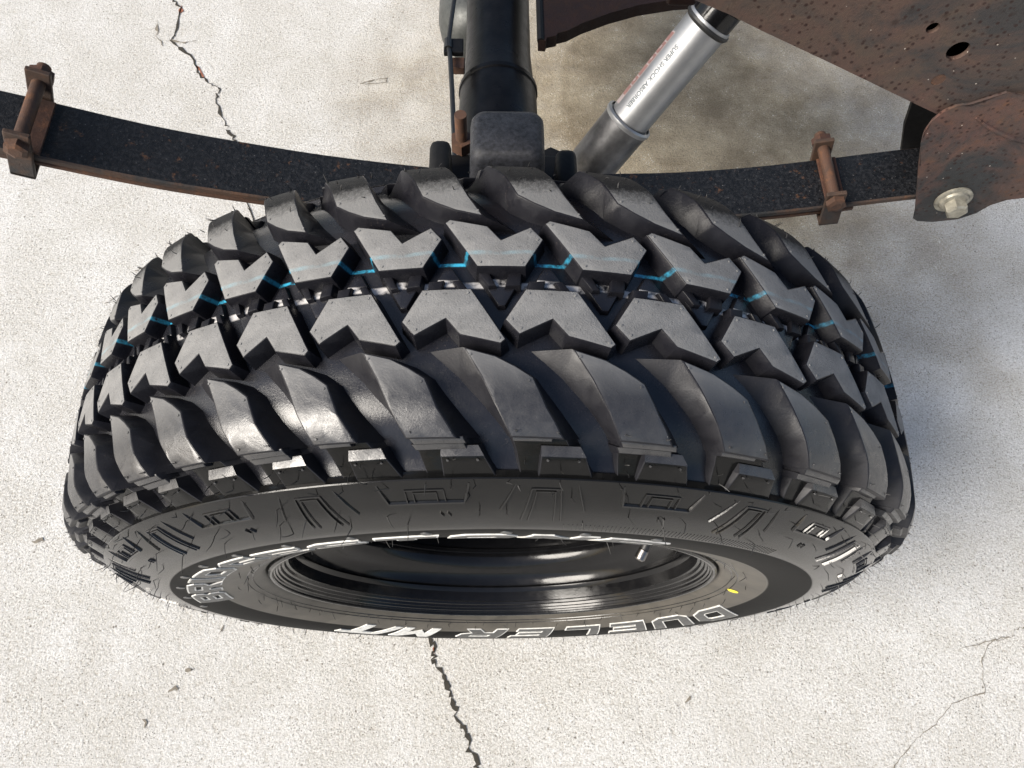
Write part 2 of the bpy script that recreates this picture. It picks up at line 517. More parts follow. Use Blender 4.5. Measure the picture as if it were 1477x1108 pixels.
C1P = [(-.735, 1.30), (-.717, 1.234), (-.695, 1.208), (-.695, 1.126), (-.703, 1.109), (-.651, 1.065), (-.628, 1.015), (-.601, .985), (-.576, .970), (-.578, .943), (-.550, .881), (-.539, .854), (-.522, .831), (-.505, .77), (-.47, .66), (-.42, .55), (-.35, .40), (-.26, .25), (-.17, .05), (-.11, -.08), (-.094, -.130), (-.088, -.146), (-.089, -.160), (-.074, -.180), (-.066, -.199), (-.060, -.217), (-.052, -.240), (-.040, -.258), (-.031, -.281), (-.021, -.301), (-.005, -.36), (.01, -.43)]
crack(C1P, 0.0026, ground, M['crack'])
crack([(-.695, 1.215), (-.696, 1.19)], 0.003, ground, M['crackrust'], 0.002, 4, 'crack_clay')
crack([(-.636, 1.035), (-.612, 1.0)], 0.003, ground, M['crackrust'], 0.002, 4, 'crack_clay')
crack([(-.090, -.139), (-.0885, -.150)], 0.0018, ground, M['crackrust'], 0.001, 4, 'crack_clay')
crack([(-.703, 1.109), (-.67, 1.10), (-.645, 1.108)], 0.0012, ground, M['stain'], 0.003, 4)
crack([(-.74, 1.17), (-.735, 1.12), (-.715, 1.09)], 0.0016, ground, M['stain'], 0.005, 4)
crack([(.86, -.10), (.811, -.115), (.797, -.118), (.786, -.130), (.766, -.132), (.748, -.140), (.731, -.165), (.724, -.208), (.671, -.222), (.641, -.250), (.607, -.268), (.583, -.290), (.568, -.303), (.54, -.36)], 0.0005, ground, M['stain'], 0.002)
crack([(.786, -.130), (.752, -.135), (.70, -.146)], 0.0004, ground, M['stain'], 0.002)
crack([(-.285, .988), (-.255, 1.000), (-.228, 1.004), (-.230, .992), (-.275, .985)], 0.0012, ground, M['stain'], 0.002, 4, 'scratch_mark')
for (x, y, l, a) in [(-.47, -.20, .016, .5), (-.50, -.235, .02, -.9), (-.45, -.17, .012, .2), (-.41, -.12, .014, 1.3), (-.72, .02, .02, .1), (-.70, .45, .03, .6), (-.66, .52, .02, .4), (.68, .30, .02, 2.2), (.28, -.22, .012, .8)]:
    crack([(x, y), (x + l * math.cos(a), y + l * math.sin(a))], 0.0013, ground, M['stain'], 0.003, 5, 'scratch_mark')

# ------------------------------------------------------------------ wheel
wheel = empty('truck_wheel', (0, 0, 0))
tag(wheel, 'black off-road truck wheel with chunky mud tyre and white outlined lettering', 'wheel')
ORIGIN = Vector((0, 0, CZ))

FD = [0, .05, .07, .082, .092, .0994, .113, .130]
FA = [0, .05, .069, .079, .0862, .0910, .0995, .1080]
FR = [.3885, .3868, .3833, .3795, .3742, .3695, .3615, .3565]
FLEN = math.hypot(.0133, .0277)
def outer(d):
    s = 1 if d >= 0 else -1; d = abs(d)
    if d <= .0994:
        return s * d + AC, .4015 - .75 * d * d - 16 * max(0, d - .0774) ** 2
    k = (d - .0994) / FLEN
    return s * (.0994 + .0133 * k) + AC, .3863 - .0277 * k
def floor_(d):
    s = 1 if d >= 0 else -1; e = abs(d)
    return s * lerp(FD, FA, e) + AC, lerp(FD, FR, e)
def P(th, d, f):
    a0, r0 = outer(d); a1, r1 = floor_(d)
    a = a0 + (a1 - a0) * f; r = r0 + (r1 - r0) * f
    return Vector((r * math.sin(th), -a, r * math.cos(th)))
def revolve(bm, prof, seg=160, mat=0, mats=None):
    vs = [[bm.verts.new((r * math.sin(2 * math.pi * i / seg), -a, r * math.cos(2 * math.pi * i / seg))) for i in range(seg)] for a, r in prof]
    for j in range(len(prof) - 1):
        for i in range(seg):
            f = bm.faces.new((vs[j][i], vs[j][(i + 1) % seg], vs[j + 1][(i + 1) % seg], vs[j + 1][i]))
            f.material_index = mats[j] if mats else mat

# outer side wall, from the step under the lugs to the bead
SIDE = [(.1203, .3586), (.1248, .3520), (.1290, .3440), (.1330, .3335), (.1362, .3205), (.1385, .3060), (.1383, .2910), (.1362, .2755), (.1322, .2590), (.1272, .2435), (.1222, .2325), (.1182, .2255)]
SR = [r for a, r in SIDE][::-1]; SA = [a for a, r in SIDE][::-1]
def smooth_side(r):
    # Catmull-Rom through the side wall points
    n = len(SR)
    r = min(max(r, SR[0]), SR[-1])
    i = max(j for j in range(n - 1) if SR[j] <= r + 1e-9)
    t = (r - SR[i]) / (SR[i + 1] - SR[i])
    p1, p2 = SA[i], SA[i + 1]
    p0 = SA[i - 1] if i else 2 * p1 - p2
    p3 = SA[i + 2] if i + 2 < n else 2 * p2 - p1
    return 0.5 * (2 * p1 + (p2 - p0) * t + (2 * p0 - 5 * p1 + 4 * p2 - p3) * t * t + (3 * p1 - p0 - 3 * p2 + p3) * t ** 3)
def side_pt(th, r, h=0.0):
    a = smooth_side(r)
    da = (smooth_side(r + 5e-4) - smooth_side(r - 5e-4)) / 1e-3
    k = math.hypot(1, da)
    na, nr = 1 / k, -da / k
    rr = r + nr * h; aa = a + na * h
    return Vector((rr * math.sin(th), -aa, rr * math.cos(th)))

bm = bmesh.new()
prof = []
N = 40
side = [(smooth_side(SR[0] + (SR[-1] - SR[0]) * i / N), SR[0] + (SR[-1] - SR[0]) * i / N) for i in range(N + 1)]   # bead -> step
mir = lambda p: (2 * AC - p[0], p[1])
prof = [(-.085, .205), (-.098, .222)] + [mir(p) for p in side]
mats = [1] * (len(prof) - 1)
fl = []
for i in range(53):
    d = -.130 + .260 * i / 52
    fl.append(floor_(d))
prof += [(2 * AC - .1207, .3578)] ; mats += [1]
prof += fl; mats += [0] * (len(fl))
# raised seam lip between lugs and side wall
prof += [(.1160, .3580), (.1203, .3588), (.1210, .3593), (.1219, .3591), (.1226, .3578)]; mats += [1] * 5
prof += [p for p in side[::-1][4:]]; mats += [1] * (len(side) - 4)
prof += [(.112, .2225), (.100, .205)]; mats += [1, 1]
revolve(bm, prof, 240, mats=mats)
tyre = finish('tyre', bm, [M['gfloor'], M['side']], wheel, angle=40, loc=ORIGIN)

# pitch sequence (variable pitch, measured round the tread)
T = [-36.8, -29.0, -21.2, -13.36, -4.77, 4.33, 14.11, 24.5, 35.1, 45.7]
w0, w1, n_rest = 10.5, 7.4, 31
rest = [w0 + (w1 - w0) * i / (n_rest - 1) for i in range(n_rest)]
sc = (360 - 82.5) / sum(rest)
for w in rest[:-1]:
    T.append(T[-1] + w * sc)
PITCH = [(T[i], (T[i + 1] if i + 1 < len(T) else T[0] + 360) - T[i]) for i in range(len(T))]

def prism(bm, top, base, ftop, fbase, p, bev=0.0006, mt=0, ms=1, tcut=0.007, tops=None):
    """top/base: lists of (u in pitches, d in m) counter-clockwise; p: pitch in degrees; mapped onto the tyre"""
    Rm = 0.39
    k = R(p) * Rm
    D = 0.013
    b2 = bmesh.new()
    tv = [b2.verts.new((x * k, y, -(ftop if tops is None else tops[i]) * D)) for i, (x, y) in enumerate(top)]
    bv = [b2.verts.new((x * k, y, -fbase * D)) for x, y in base]
    f = b2.faces.new(tv); f.material_index = mt
    n = len(tv)
    for i in range(n):
        g = b2.faces.new((tv[i], bv[i], bv[(i + 1) % n], tv[(i + 1) % n])); g.material_index = ms
    b2.normal_update()
    if bev:
        es = [e for e in b2.edges if e.verts[0] in tv and e.verts[1] in tv]
        bmesh.ops.bevel(b2, geom=es, offset=bev, segments=2, profile=0.5, affect='EDGES', clamp_overlap=True, material=ms)
    bmesh.ops.triangulate(b2, faces=b2.faces[:], ngon_method='EAR_CLIP')
    ys = [v.co.y for v in b2.verts]
    y = math.floor(min(ys) / tcut) * tcut
    cuts = []
    while y < max(ys):
        cuts.append(y); y += tcut
    cuts += [c for c in (.0994, -.0994) if min(ys) < c < max(ys)]
    for y in cuts:
        bmesh.ops.bisect_plane(b2, geom=b2.verts[:] + b2.edges[:] + b2.faces[:], dist=1e-6, plane_co=(0, y, 0), plane_no=(0, 1, 0))
    xs = [v.co.x for v in b2.verts]
    xc = math.floor(min(xs) / .011) * .011
    while xc < max(xs):
        bmesh.ops.bisect_plane(b2, geom=b2.verts[:] + b2.edges[:] + b2.faces[:], dist=1e-6, plane_co=(xc, 0, 0), plane_no=(1, 0, 0))
        xc += .011
    for v in b2.verts:
        v.co = P(v.co.x / Rm, v.co.y, -v.co.z / D)
    me = bpy.data.meshes.new('tmp'); b2.to_mesh(me); b2.free()
    bm.from_mesh(me); bpy.data.meshes.remove(me)

def pin(bm, u, d, p, f=0.0, r=0.0008, h=0.0005, mt=0):
    """tiny moulding pip standing on a block"""
    c = P(R(u * p), d, f)
    e1 = (P(R(u * p) + 1e-3, d, f) - c).normalized(); e2 = (P(R(u * p), d + 1e-3, f) - c).normalized()
    nn = e1.cross(e2).normalized()
    if nn.dot(Vector((c.x, 0, c.z))) < 0: nn = -nn
    rings = [[c + e1 * math.cos(a) * q + e2 * math.sin(a) * q + nn * z for a in [2 * math.pi * i / 7 for i in range(7)]] for q, z in ((r * 1.1, -0.0003), (r, h))]
    vs = loft(bm, rings, True, True, mt)

mm = 0.001
C2 = [(-.355, 29.1), (-.17, 7.8), (.298, 7.8), (.629, 41.9), (.579, 44.8), (.199, 38.9), (.065, 28.2), (-.23, 38.8)]
WEDGE = [(-.15, 7.4), (.29, 7.4), (.085, -14.0), (.025, -14.0)]
PEGS = [[(.29, 7.4), (.185, 7.4), (.115, -1.8), (.185, -2.4)], [(-.01, 7.4), (-.14, 7.4), (-.125, -1.5), (.02, -2.3)]]
LT = [(.235, 46.8), (.53, 52.3), (.72, 58.6), (.88, 65.3), (1.006, 83.3), (1.18, 99.0), (.677, 98.6), (.627, 93.6), (.52, 81.3), (.40, 64.9)]
LB = [(-.13, 42.8), (.50, 47.0), (.76, 53.0), (.95, 61.0), (1.19, 81.5), (1.42, 100.5), (.655, 99.5), (.60, 93.7), (.44, 80.5), (.19, 62.0)]
FT = [(.68, 96.0), (1.20, 96.0), (1.30, 108), (1.42, 129.5), (.80, 129.5), (.745, 110)]
FB = [(.655, 96.0), (1.36, 96.0), (1.47, 107), (1.586, 131), (.785, 131), (.725, 109)]
ST = [(.99, 112.6), (1.445, 112.6), (1.575, 130.5), (.99, 130.5)]
SB = [(.97, 111.6), (1.475, 111.6), (1.615, 131.5), (.97, 131.5)]
def mk(poly, rotate, c=.65):
    pts = [(x, y * mm) for x, y in poly]
    if rotate:
        pts = [(c - x, -y) for x, y in pts]
    n = len(pts)
    return pts
def ccw_pair(a, b):
    n = len(a)
    area = sum(a[i][0] * a[(i + 1) % n][1] * .06 - a[(i + 1) % n][0] * a[i][1] * .06 for i in range(n))
    return (a, b) if area > 0 else (a[::-1], b[::-1])
def exp_mm(poly, w, p):
    k = R(p) * .39
    q = offset_poly([(x * k, y) for x, y in poly], w)
    return [(x / k, y) for x, y in q]
def inset_pt(poly, i, w, p):
    q = exp_mm(poly, -w, p)
    return q[i]

def make_centre(p, rotate, jit):
    bm = bmesh.new()
    t, _ = ccw_pair(mk(C2, rotate), mk(C2, rotate))
    prism(bm, t, exp_mm(t, 0.0022, p), 0.0, 1.06, p)
    low, _ = ccw_pair(mk(WEDGE, rotate), mk(WEDGE, rotate))
    prism(bm, low, exp_mm(low, 0.0012, p), 0.74, 1.06, p, bev=0.0004, mt=2, tcut=0.011)
    for peg in PEGS:
        w, _ = ccw_pair(mk(peg, rotate), mk(peg, rotate))
        prism(bm, w, exp_mm(w, 0.0010, p), 0.46, 1.06, p, bev=0.0009, mt=1, tcut=0.011)
    ins = exp_mm(t, -0.0032, p)
    src = mk(C2, rotate)
    for i in (0, 1, 2, 3, 7):
        j = min(range(len(t)), key=lambda k: abs(t[k][0] - src[i][0]) + abs(t[k][1] - src[i][1]) * 10)
        pin(bm, ins[j][0], ins[j][1], p)
    return bm
def make_lug(p, rotate, kind):
    bm = bmesh.new()
    t, b = ccw_pair(mk(LT, rotate), mk(LB, rotate))
    prism(bm, t, b, 0.0, 1.06, p, bev=0.0008)
    ft, fb = ccw_pair(mk(FT, rotate), mk(FB, rotate))
    prism(bm, ft, fb, 0.56 if kind else 0.50, 1.1, p, mt=1 if rotate else 3, bev=0.0005)
    st, sb = ccw_pair(mk(ST, rotate), mk(SB, rotate))
    prism(bm, st, sb, 0.35 if rotate else 0.10, 1.1, p, mt=1 if rotate else 3, bev=0.0007)
    # ledge on top of the step block, facing up
    la, lb_ = ccw_pair(mk([(.99, 105.0), (1.385, 105.0), (1.448, 112.9), (.99, 112.9)], rotate), mk([(.97, 104.5), (1.43, 104.5), (1.49, 112.9), (.97, 112.9)], rotate))
    fs = [0.44 if abs(y) < .110 else 0.08 for x, y in la]
    if not rotate:
        prism(bm, la, lb_, 0, 1.1, p, mt=2, bev=0, tops=fs)
    if kind:      # two stepped ledges under the lug face
        for y0, y1, ff in ((98.0, 103.0, 0.16), (103.0, 108.0, 0.33)):
            lt = [(.69, y0), (1.24, y0), (1.27, y1), (.73, y1)]
            lb = [(.66, y0 - .5), (1.32, y0 - .5), (1.36, y1 + .8), (.71, y1 + .8)]
            a, c = ccw_pair(mk(lt, rotate), mk(lb, rotate))
            prism(bm, a, c, ff, 1.05, p, mt=0 if rotate else 2, bev=0.0004)
    else:
        lt = [(.69, 98.0), (1.08, 98.0), (1.08, 101.5), (.70, 101.5)]
        lb = [(.66, 97.5), (1.11, 97.5), (1.10, 102.6), (.69, 102.6)]
        a, c = ccw_pair(mk(lt, rotate), mk(lb, rotate))
        prism(bm, a, c, 0.2, 1.05, p, mt=0 if rotate else 2, bev=0.0004)
    s = -1 if rotate else 1
    for u, d in ((.30, 51.5), (.84, 67.5), (1.12, 96.0), (.72, 95.5)):
        uu, dd = (.65 - u, -d) if rotate else (u, d)
        pin(bm, uu, dd * mm, p)
    for u, d in ((1.06, 116), (1.38, 116)):
        uu, dd = (.65 - u, -d) if rotate else (u, d)
        pin(bm, uu, dd * mm, p, f=0.02)
    return bm
for i, (t0, p) in enumerate(PITCH):
    for rot in (0, 1):
        o = finish('centre_block', make_centre(p, rot, i), [M['top'], M['groove'], M['gfloor']], tyre)
        o.rotation_euler = (0, R(t0), 0)
        o = finish('shoulder_lug', make_lug(p, rot, i % 2), [M['ilug'] if rot else M['lug'], M['groove'] if rot else M['gwall'], M['lug'], M['side2']], tyre)
        o.rotation_euler = (0, R(t0), 0)

# --- side wall ribs
def ridge(bm, pts, w, h, steps=6):
    """pts: (theta deg, r) polyline on the outer side wall"""
    q = []
    for (t0, r0), (t1, r1) in zip(pts, pts[1:]):
        for k in range(steps):
            q.append((t0 + (t1 - t0) * k / steps, r0 + (r1 - r0) * k / steps))
    q.append(pts[-1])
    prev = None
    rows = []
    for i, (t, r) in enumerate(q):
        a, b = q[max(i - 1, 0)], q[min(i + 1, len(q) - 1)]
        dx, dy = R(b[0] - a[0]) * r, b[1] - a[1]
        l = math.hypot(dx, dy); nx, ny = -dy / l, dx / l
        row = []
        for off, hh in ((-w, -.0004), (-w * .45, h), (w * .45, h), (w, -.0004)):
            row.append(bm.verts.new(side_pt(R(t) + nx * off / r, r + ny * off, hh)))
        rows.append(row)
    for a, b in zip(rows, rows[1:]):
        for j in range(3):
            bm.faces.new((a[j], a[j + 1], b[j + 1], b[j]))
    for r_ in (rows[0], rows[-1]):
        bm.faces.new(r_)
RW, RH = .0011, .0011
for k in range(-7, 8):
    c = -7.05 + 24.6 * k
    if k == 7: continue
    bm = bmesh.new()
    ridge(bm, [(c - 4.6, .3555), (c - 3.9, .3408), (c + 4.0, .3408), (c + 4.6, .3555)], .0014, .0014)
    ridge(bm, [(c - 1.9, .3415), (c - 1.9, .3512), (c + 2.0, .3512), (c + 2.1, .3425)], .0008, RH)
    ridge(bm, [(c - 1.1, .3415), (c - 1.1, .3492), (c + 1.25, .3492), (c + 1.3, .3425)], .0007, RH)
    ridge(bm, [(c + 1.2, .3305), (c + 1.5, .3262)], .0006, RH, 2)
    ridge(bm, [(c + 2.0, .3305), (c + 2.3, .3262)], .0006, RH, 2)
    finish('sidewall_bracket_rib', bm, M['rib'], tyre)
    c = 5.25 + 24.6 * k
    bm = bmesh.new()
    ridge(bm, [(c - 2.25, .3208), (c - 1.5, .3515), (c + 1.4, .3515), (c + 2.3, .3208)], .0009, RH)
    ridge(bm, [(c - 1.45, .3200), (c - 1.0, .3495), (c + .9, .3495), (c + 1.5, .3206)], .0008, RH)
    ridge(bm, [(c - 3.1, .3550), (c - 4.6, .3336)], .0009, RH)
    ridge(bm, [(c + 3.05, .3550), (c + 4.5, .3330)], .0009, RH)
    finish('sidewall_arch_rib', bm, M['rib'], tyre)
# fine ribbed ring near the widest point, and bead rings
bm = bmesh.new()
for i in range(360):
    t = -60 + i * 0.55
    if t < 8 or t > 42: continue
    ridge(bm, [(t, .3145), (t + .25, .3062)], .00035, .0003, 1)
tag(finish('serration_ring', bm, M['rib'], tyre), kind='stuff')
bm = bmesh.new()
for rr in (.2355, .2405):
    vs = []
    for i in range(181):
        t = R(i * 2)
        vs.append([bm.verts.new(side_pt(t, rr + o_, h_)) for o_, h_ in ((-.0007, -.0002), (0, .0006), (.0007, -.0002))])
    for a, b in zip(vs, vs[1:]):
        for j in range(2): bm.faces.new((a[j], a[j + 1], b[j + 1], b[j]))
finish('bead_ring', bm, M['rib'], tyre)

# --- lettering
G = {
 'D': (1.0, [[(0, 0), (.75, 0), (1, .22), (1, .78), (.75, 1), (0, 1)], [(.28, .26), (.66, .26), (.72, .34), (.72, .66), (.66, .74), (.28, .74)]]),
 'U': (1.0, [[(0, 1), (0, .2), (.2, 0), (.8, 0), (1, .2), (1, 1), (.72, 1), (.72, .27), (.28, .27), (.28, 1)]]),
 'E': (1.0, [[(0, 0), (1, 0), (1, .25), (.28, .25), (.28, .39), (.9, .39), (.9, .61), (.28, .61), (.28, .75), (1, .75), (1, 1), (0, 1)]]),
 'L': (1.0, [[(0, 0), (1, 0), (1, .27), (.28, .27), (.28, 1), (0, 1)]]),
 'R': (1.0, [[(0, 0), (.28, 0), (.28, .34), (.48, .34), (.7, 0), (1.04, 0), (.78, .37), (1, .5), (1, .82), (.82, 1), (0, 1)], [(.28, .57), (.72, .57), (.72, .77), (.28, .77)]]),
 'B': (1.0, [[(0, 0), (.82, 0), (1, .16), (1, .4), (.9, .51), (.98, .62), (.98, .84), (.8, 1), (0, 1)], [(.28, .22), (.7, .22), (.7, .4), (.28, .4)], [(.28, .6), (.68, .6), (.68, .78), (.28, .78)]]),
 'I': (.34, [[(0, 0), (.34, 0), (.34, 1), (0, 1)]]),
 'G': (1.0, [[(.2, 0), (1, 0), (1, .56), (.5, .56), (.5, .36), (.72, .36), (.72, .25), (.28, .25), (.28, .75), (1, .75), (1, 1), (.2, 1), (0, .8), (0, .2)]]),
 'S': (1.0, [[(0, 0), (.8, 0), (1, .2), (1, .45), (.85, .62), (.3, .62), (.3, .76), (.95, .76), (.95, 1), (.2, 1), (0, .82), (0, .55), (.17, .38), (.7, .38), (.7, .24), (0, .24)]]),
 'T': (1.0, [[(.36, 0), (.66, 0), (.66, .74), (1, .74), (1, 1), (0, 1), (0, .74), (.36, .74)]]),
 'O': (1.0, [[(.2, 0), (.8, 0), (1, .2), (1, .8), (.8, 1), (.2, 1), (0, .8), (0, .2)], [(.3, .26), (.7, .26), (.72, .3), (.72, .7), (.7, .74), (.3, .74), (.28, .7), (.28, .3)]]),
 'N': (1.0, [[(0, 0), (.28, 0), (.28, .52), (.7, 0), (1, 0), (1, 1), (.72, 1), (.72, .48), (.3, 1), (0, 1)]]),
 'M': (1.1, [[(0, 0), (.25, 0), (.25, .55), (.5, .2), (.85, .55), (.85, 0), (1.1, 0), (1.1, 1), (.86, 1), (.52, .56), (.24, 1), (0, 1)]]),
 '/': (.5, [[(0, 0), (.22, 0), (.5, 1), (.28, 1)]]),
}
def glyph(bm, ch, th0, wdeg, r0, hgt, slant, off, h0, h1, mat):
    """one raised glyph on the side wall between th0 and th0+wdeg, r0 to r0+hgt"""
    gw, loops = G[ch]
    rm = r0 + hgt / 2
    W = R(wdeg) * rm
    b2 = bmesh.new()
    es = []; rows = []
    for li, lp in enumerate(loops):
        pts = [(x / gw * W + slant * (y - .5) * hgt, y * hgt) for x, y in lp]
        pts = offset_poly(pts, off if li == 0 else -off)
        vs = [b2.verts.new((x, y, h1)) for x, y in pts]
        rows.append(vs)
        for i in range(len(vs)): es.append(b2.edges.new((vs[i], vs[(i + 1) % len(vs)])))
    bmesh.ops.triangle_fill(b2, use_beauty=True, use_dissolve=False, edges=es)
    for vs in rows:
        lo = [b2.verts.new((v.co.x, v.co.y, h0)) for v in vs]
        for i in range(len(vs)):
            b2.faces.new((vs[i], vs[(i + 1) % len(vs)], lo[(i + 1) % len(vs)], lo[i]))
    for k in range(1, 6):
        bmesh.ops.bisect_plane(b2, geom=b2.verts[:] + b2.edges[:] + b2.faces[:], dist=1e-7, plane_co=(W * k / 6, 0, 0), plane_no=(1, 0, 0))
    for k in range(1, 6):
        bmesh.ops.bisect_plane(b2, geom=b2.verts[:] + b2.edges[:] + b2.faces[:], dist=1e-7, plane_co=(0, hgt * k / 6, 0), plane_no=(0, 1, 0))
    for v in b2.verts:
        v.co = side_pt(R(th0) + v.co.x / rm, r0 + v.co.y, v.co.z)
    for f in b2.faces: f.material_index = mat
    me = bpy.data.meshes.new('tmp'); b2.to_mesh(me); b2.free()
    bm.from_mesh(me); bpy.data.meshes.remove(me)
def letter(ch, th0, wdeg, r0, hgt, slant=0.0, solid=False):
    bm = bmesh.new()
    if solid:
        glyph(bm, ch, th0, wdeg, r0, hgt, slant, 0.0006, -.0006, .0011, 0)
    else:
        glyph(bm, ch, th0, wdeg, r0, hgt, slant, 0.0006, -.0006, .0009, 0)
        glyph(bm, ch, th0, wdeg, r0, hgt, slant, -0.0009, 0.0, .0012, 1)
    o = finish('raised_letter', bm, [M['white'], M['lettergrey']], tyre, smooth=False)
    return o
for ch, t, w in zip('DUELER', (106.3, 121.4, 136.0, 150.0, 164.0, 177.6), (12.6, 12.0, 10.8, 10.2, 10.4, 11.6)):
    letter(ch, t, w, .257, .033, 0.55)
for ch, t, w in zip('M/T', (197.0, 208.4, 213.6), (10.2, 4.8, 8.8)):
    letter(ch, t, w, .258, .031, 0.4, True)
tt = -88.0
for ch in 'BRIDGESTONE':
    w = 3.4 if ch == 'I' else 9.0
    letter(ch, tt, w, .262, .028, 0.28)
    tt += w + 1.9
for i in range(12):
    t = -92 + i * 10.4
    bm = bmesh.new()
    rows = [[side_pt(R(t) + q / .2945 * math.cos(a), .2955 + q * math.sin(a), h) for a in [2 * math.pi * k / 14 for k in range(14)]] for q, h in ((.0042, -.0003), (.0036, .0007))]
    loft(bm, rows)
    finish('sidewall_pip', bm, M['lettergrey'], tyre)
# yellow balance dot
bm = bmesh.new()
vs = [bm.verts.new(side_pt(R(89.3) + .0052 / .2447 * math.cos(a) , .2447 + .0052 * math.sin(a), .0004)) for a in [2 * math.pi * i / 24 for i in range(24)]]
bm.faces.new(vs)
finish('balance_dot', bm, M['yellow'], tyre)

# --- moulding whiskers (fine hairs of rubber), far too many to count
bm = bmesh.new()
def hair(p, n, ln, bend, r=.00036):
    n = n.normalized(); 
    pts = [p, p + n * ln * .35 + bend * ln * .04, p + n * ln * .7 + bend * ln * .14, p + n * ln + bend * ln * .32]
    tube(bm, pts, [r, r, r * .8, r * .4], 4, False)
rh = random.Random(3)
def rvec(): return Vector((rh.uniform(-1, 1), rh.uniform(-1, 1), rh.uniform(-1, 1)))
for rr, step, ln in ((.3545, 2.9, .006), (.3470, 6.2, .007), (.3290, 4.6, .007), (.3170, 9.0, .008), (.2480, 8.0, .006), (.2400, 5.0, .005)):
    t = 0
    while t < 360:
        t += step * rh.uniform(.6, 1.4)
        if rh.random() < .25: continue
        p = side_pt(R(t), rr + rh.uniform(-.003, .003), 0)
        q = side_pt(R(t), rr, .01) - side_pt(R(t), rr, 0)
        hair(p, q * 60 + rvec() * .45, ln * rh.uniform(.6, 1.5), rvec())
for i, (t0, p) in enumerate(PITCH):
    for u, d in ((1.12, 116), (1.36, 116), (.84, 118), (1.22, 125), (.90, 126), (1.12, 96), (.72, 95.5)):
        if rh.random() < .35: continue
        th = R(t0 + u * p); dd = d * mm
        f = .45 if d in (118, 125, 126) and u < 1.05 else .02
        c = P(th, dd, f); n = c - P(th, dd, 1.0)
        hair(c, n.normalized() + rvec() * .35, rh.uniform(.003, .0085) * (0.5 if d < 100 else 1), rvec())
    for u, d in ((-.47, 96), (-.2, 80), (-.1, 100), (.0, 110), (-.4, 112), (.1, 70), (-.3, 90)):
        th = R(t0 + u * p)
        c = P(th, -d * mm, 0); n = c - P(th, -d * mm, 1.0)
        hair(c, n.normalized() + rvec() * .6, rh.uniform(.002, .006), rvec())
tag(finish('rubber_whiskers', bm, M['whisker'], tyre), kind='stuff')

# --- rim
RIM = [(.1170, .2228), (.1190, .2224), (.1203, .2205), (.1200, .2186), (.1190, .2178), (.1172, .2176), (.1166, .2164), (.1150, .2158), (.1143, .2143), (.1120, .2138), (.1112, .2120), (.1085, .2112), (.1075, .2090), (.1050, .2080), (.1042, .2055), (.0930, .2040), (.0905, .2020), (.0880, .2010), (.0855, .2022), (.0800, .2015), (.0745, .1985), (.0700, .1930), (.0650, .1850), (.0590, .1800), (.0520, .1785), (.0490, .1784), (.0482, .1768), (.0440, .1766), (.0432, .1784), (.0300, .1785), (.0260, .1800), (.0200, .1850), (.0140, .1870), (-.0300, .1880), (-.0360, .1930), (-.0420, .2000), (-.0850, .2030), (-.0930, .2120), (-.1000, .2200)]
bm = bmesh.new()
revolve(bm, RIM, 200)
rim = finish('steel_rim', bm, M['rim'], wheel, angle=30, loc=ORIGIN)
# wheel disc set deep in the rim
bm = bmesh.new()
DISC = [(.0150, .1868), (.0120, .180), (.0020, .160), (-.0020, .140), (.0080, .120), (.0160, .100), (.0120, .080), (.0020, .070), (.0010, .036), (-.006, .034)]
revolve(bm, DISC, 120)
disc = finish('wheel_disc', bm, M['rim'], rim, angle=40)
bm = bmesh.new()
tube(bm, [(0, .02, 0), (0, -.022, 0), (0, -.030, 0), (0, -.033, 0)], [.0345, .0338, .031, .024], 32)
finish('hub_cap', bm, M['rim'], rim, angle=40)
for i in range(6):
    a = i * math.pi / 3 + .3
    bm = bmesh.new()
    tube(bm, [(.055 * math.sin(a), -.001, .055 * math.cos(a)), (.055 * math.sin(a), -.016, .055 * math.cos(a)), (.055 * math.sin(a), -.020, .055 * math.cos(a))], [.0105, .0105, .007], 6)
    finish('wheel_nut', bm, M['chrome'], rim, smooth=False)
bm = bmesh.new()
VA = R(47)
vp = Vector((.199 * math.sin(VA), -.088, .199 * math.cos(VA))); vd = Vector((-.45 * math.sin(VA), -.62, -.45 * math.cos(VA))).normalized()
tube(bm, [vp, vp + vd * .010, vp + vd * .012, vp + vd * .030], [.0075, .0070, .0048, .0042], 12)
valve = finish('valve_stem', bm, M['whisker'], rim)
bm = bmesh.new()
tube(bm, [vp + vd * .029, vp + vd * .030, vp + vd * .0385, vp + vd * .040], [.0040, .0048, .0048, .0030], 12)
finish('valve_cap', bm, M['chrome'], rim)

# ------------------------------------------------------------------ leaf spring
SX = [-.80, -.62, -.52, -.434, -.332, -.23, -.156, -.05, .05, .13, .204, .29, .354, .446, .52]
SZ = [.835, .748, .703, .668, .624, .590, .569, .546, .533, .528, .526, .530, .537, .549, .556]
def spring_z(x):
    n = len(SX); x = min(max(x, SX[0]), SX[-1])
    i = max(j for j in range(n - 1) if SX[j] <= x + 1e-9)
    t = (x - SX[i]) / (SX[i + 1] - SX[i])
    def m(j):
        a, b = max(j - 1, 0), min(j + 1, n - 1)
        return (SZ[b] - SZ[a]) / (SX[b] - SX[a])
    h = SX[i + 1] - SX[i]
    return (2 * t ** 3 - 3 * t * t + 1) * SZ[i] + (t ** 3 - 2 * t * t + t) * h * m(i) + (-2 * t ** 3 + 3 * t * t) * SZ[i + 1] + (t ** 3 - t * t) * h * m(i + 1)
YE = lambda x: .235 + .06 * x            # outer edge of the spring
SW = .065
spring = empty('leaf_spring', (0, 0, 0))
tag(spring, 'black leaf spring with rusty edges running behind the tyre', 'leaf spring')
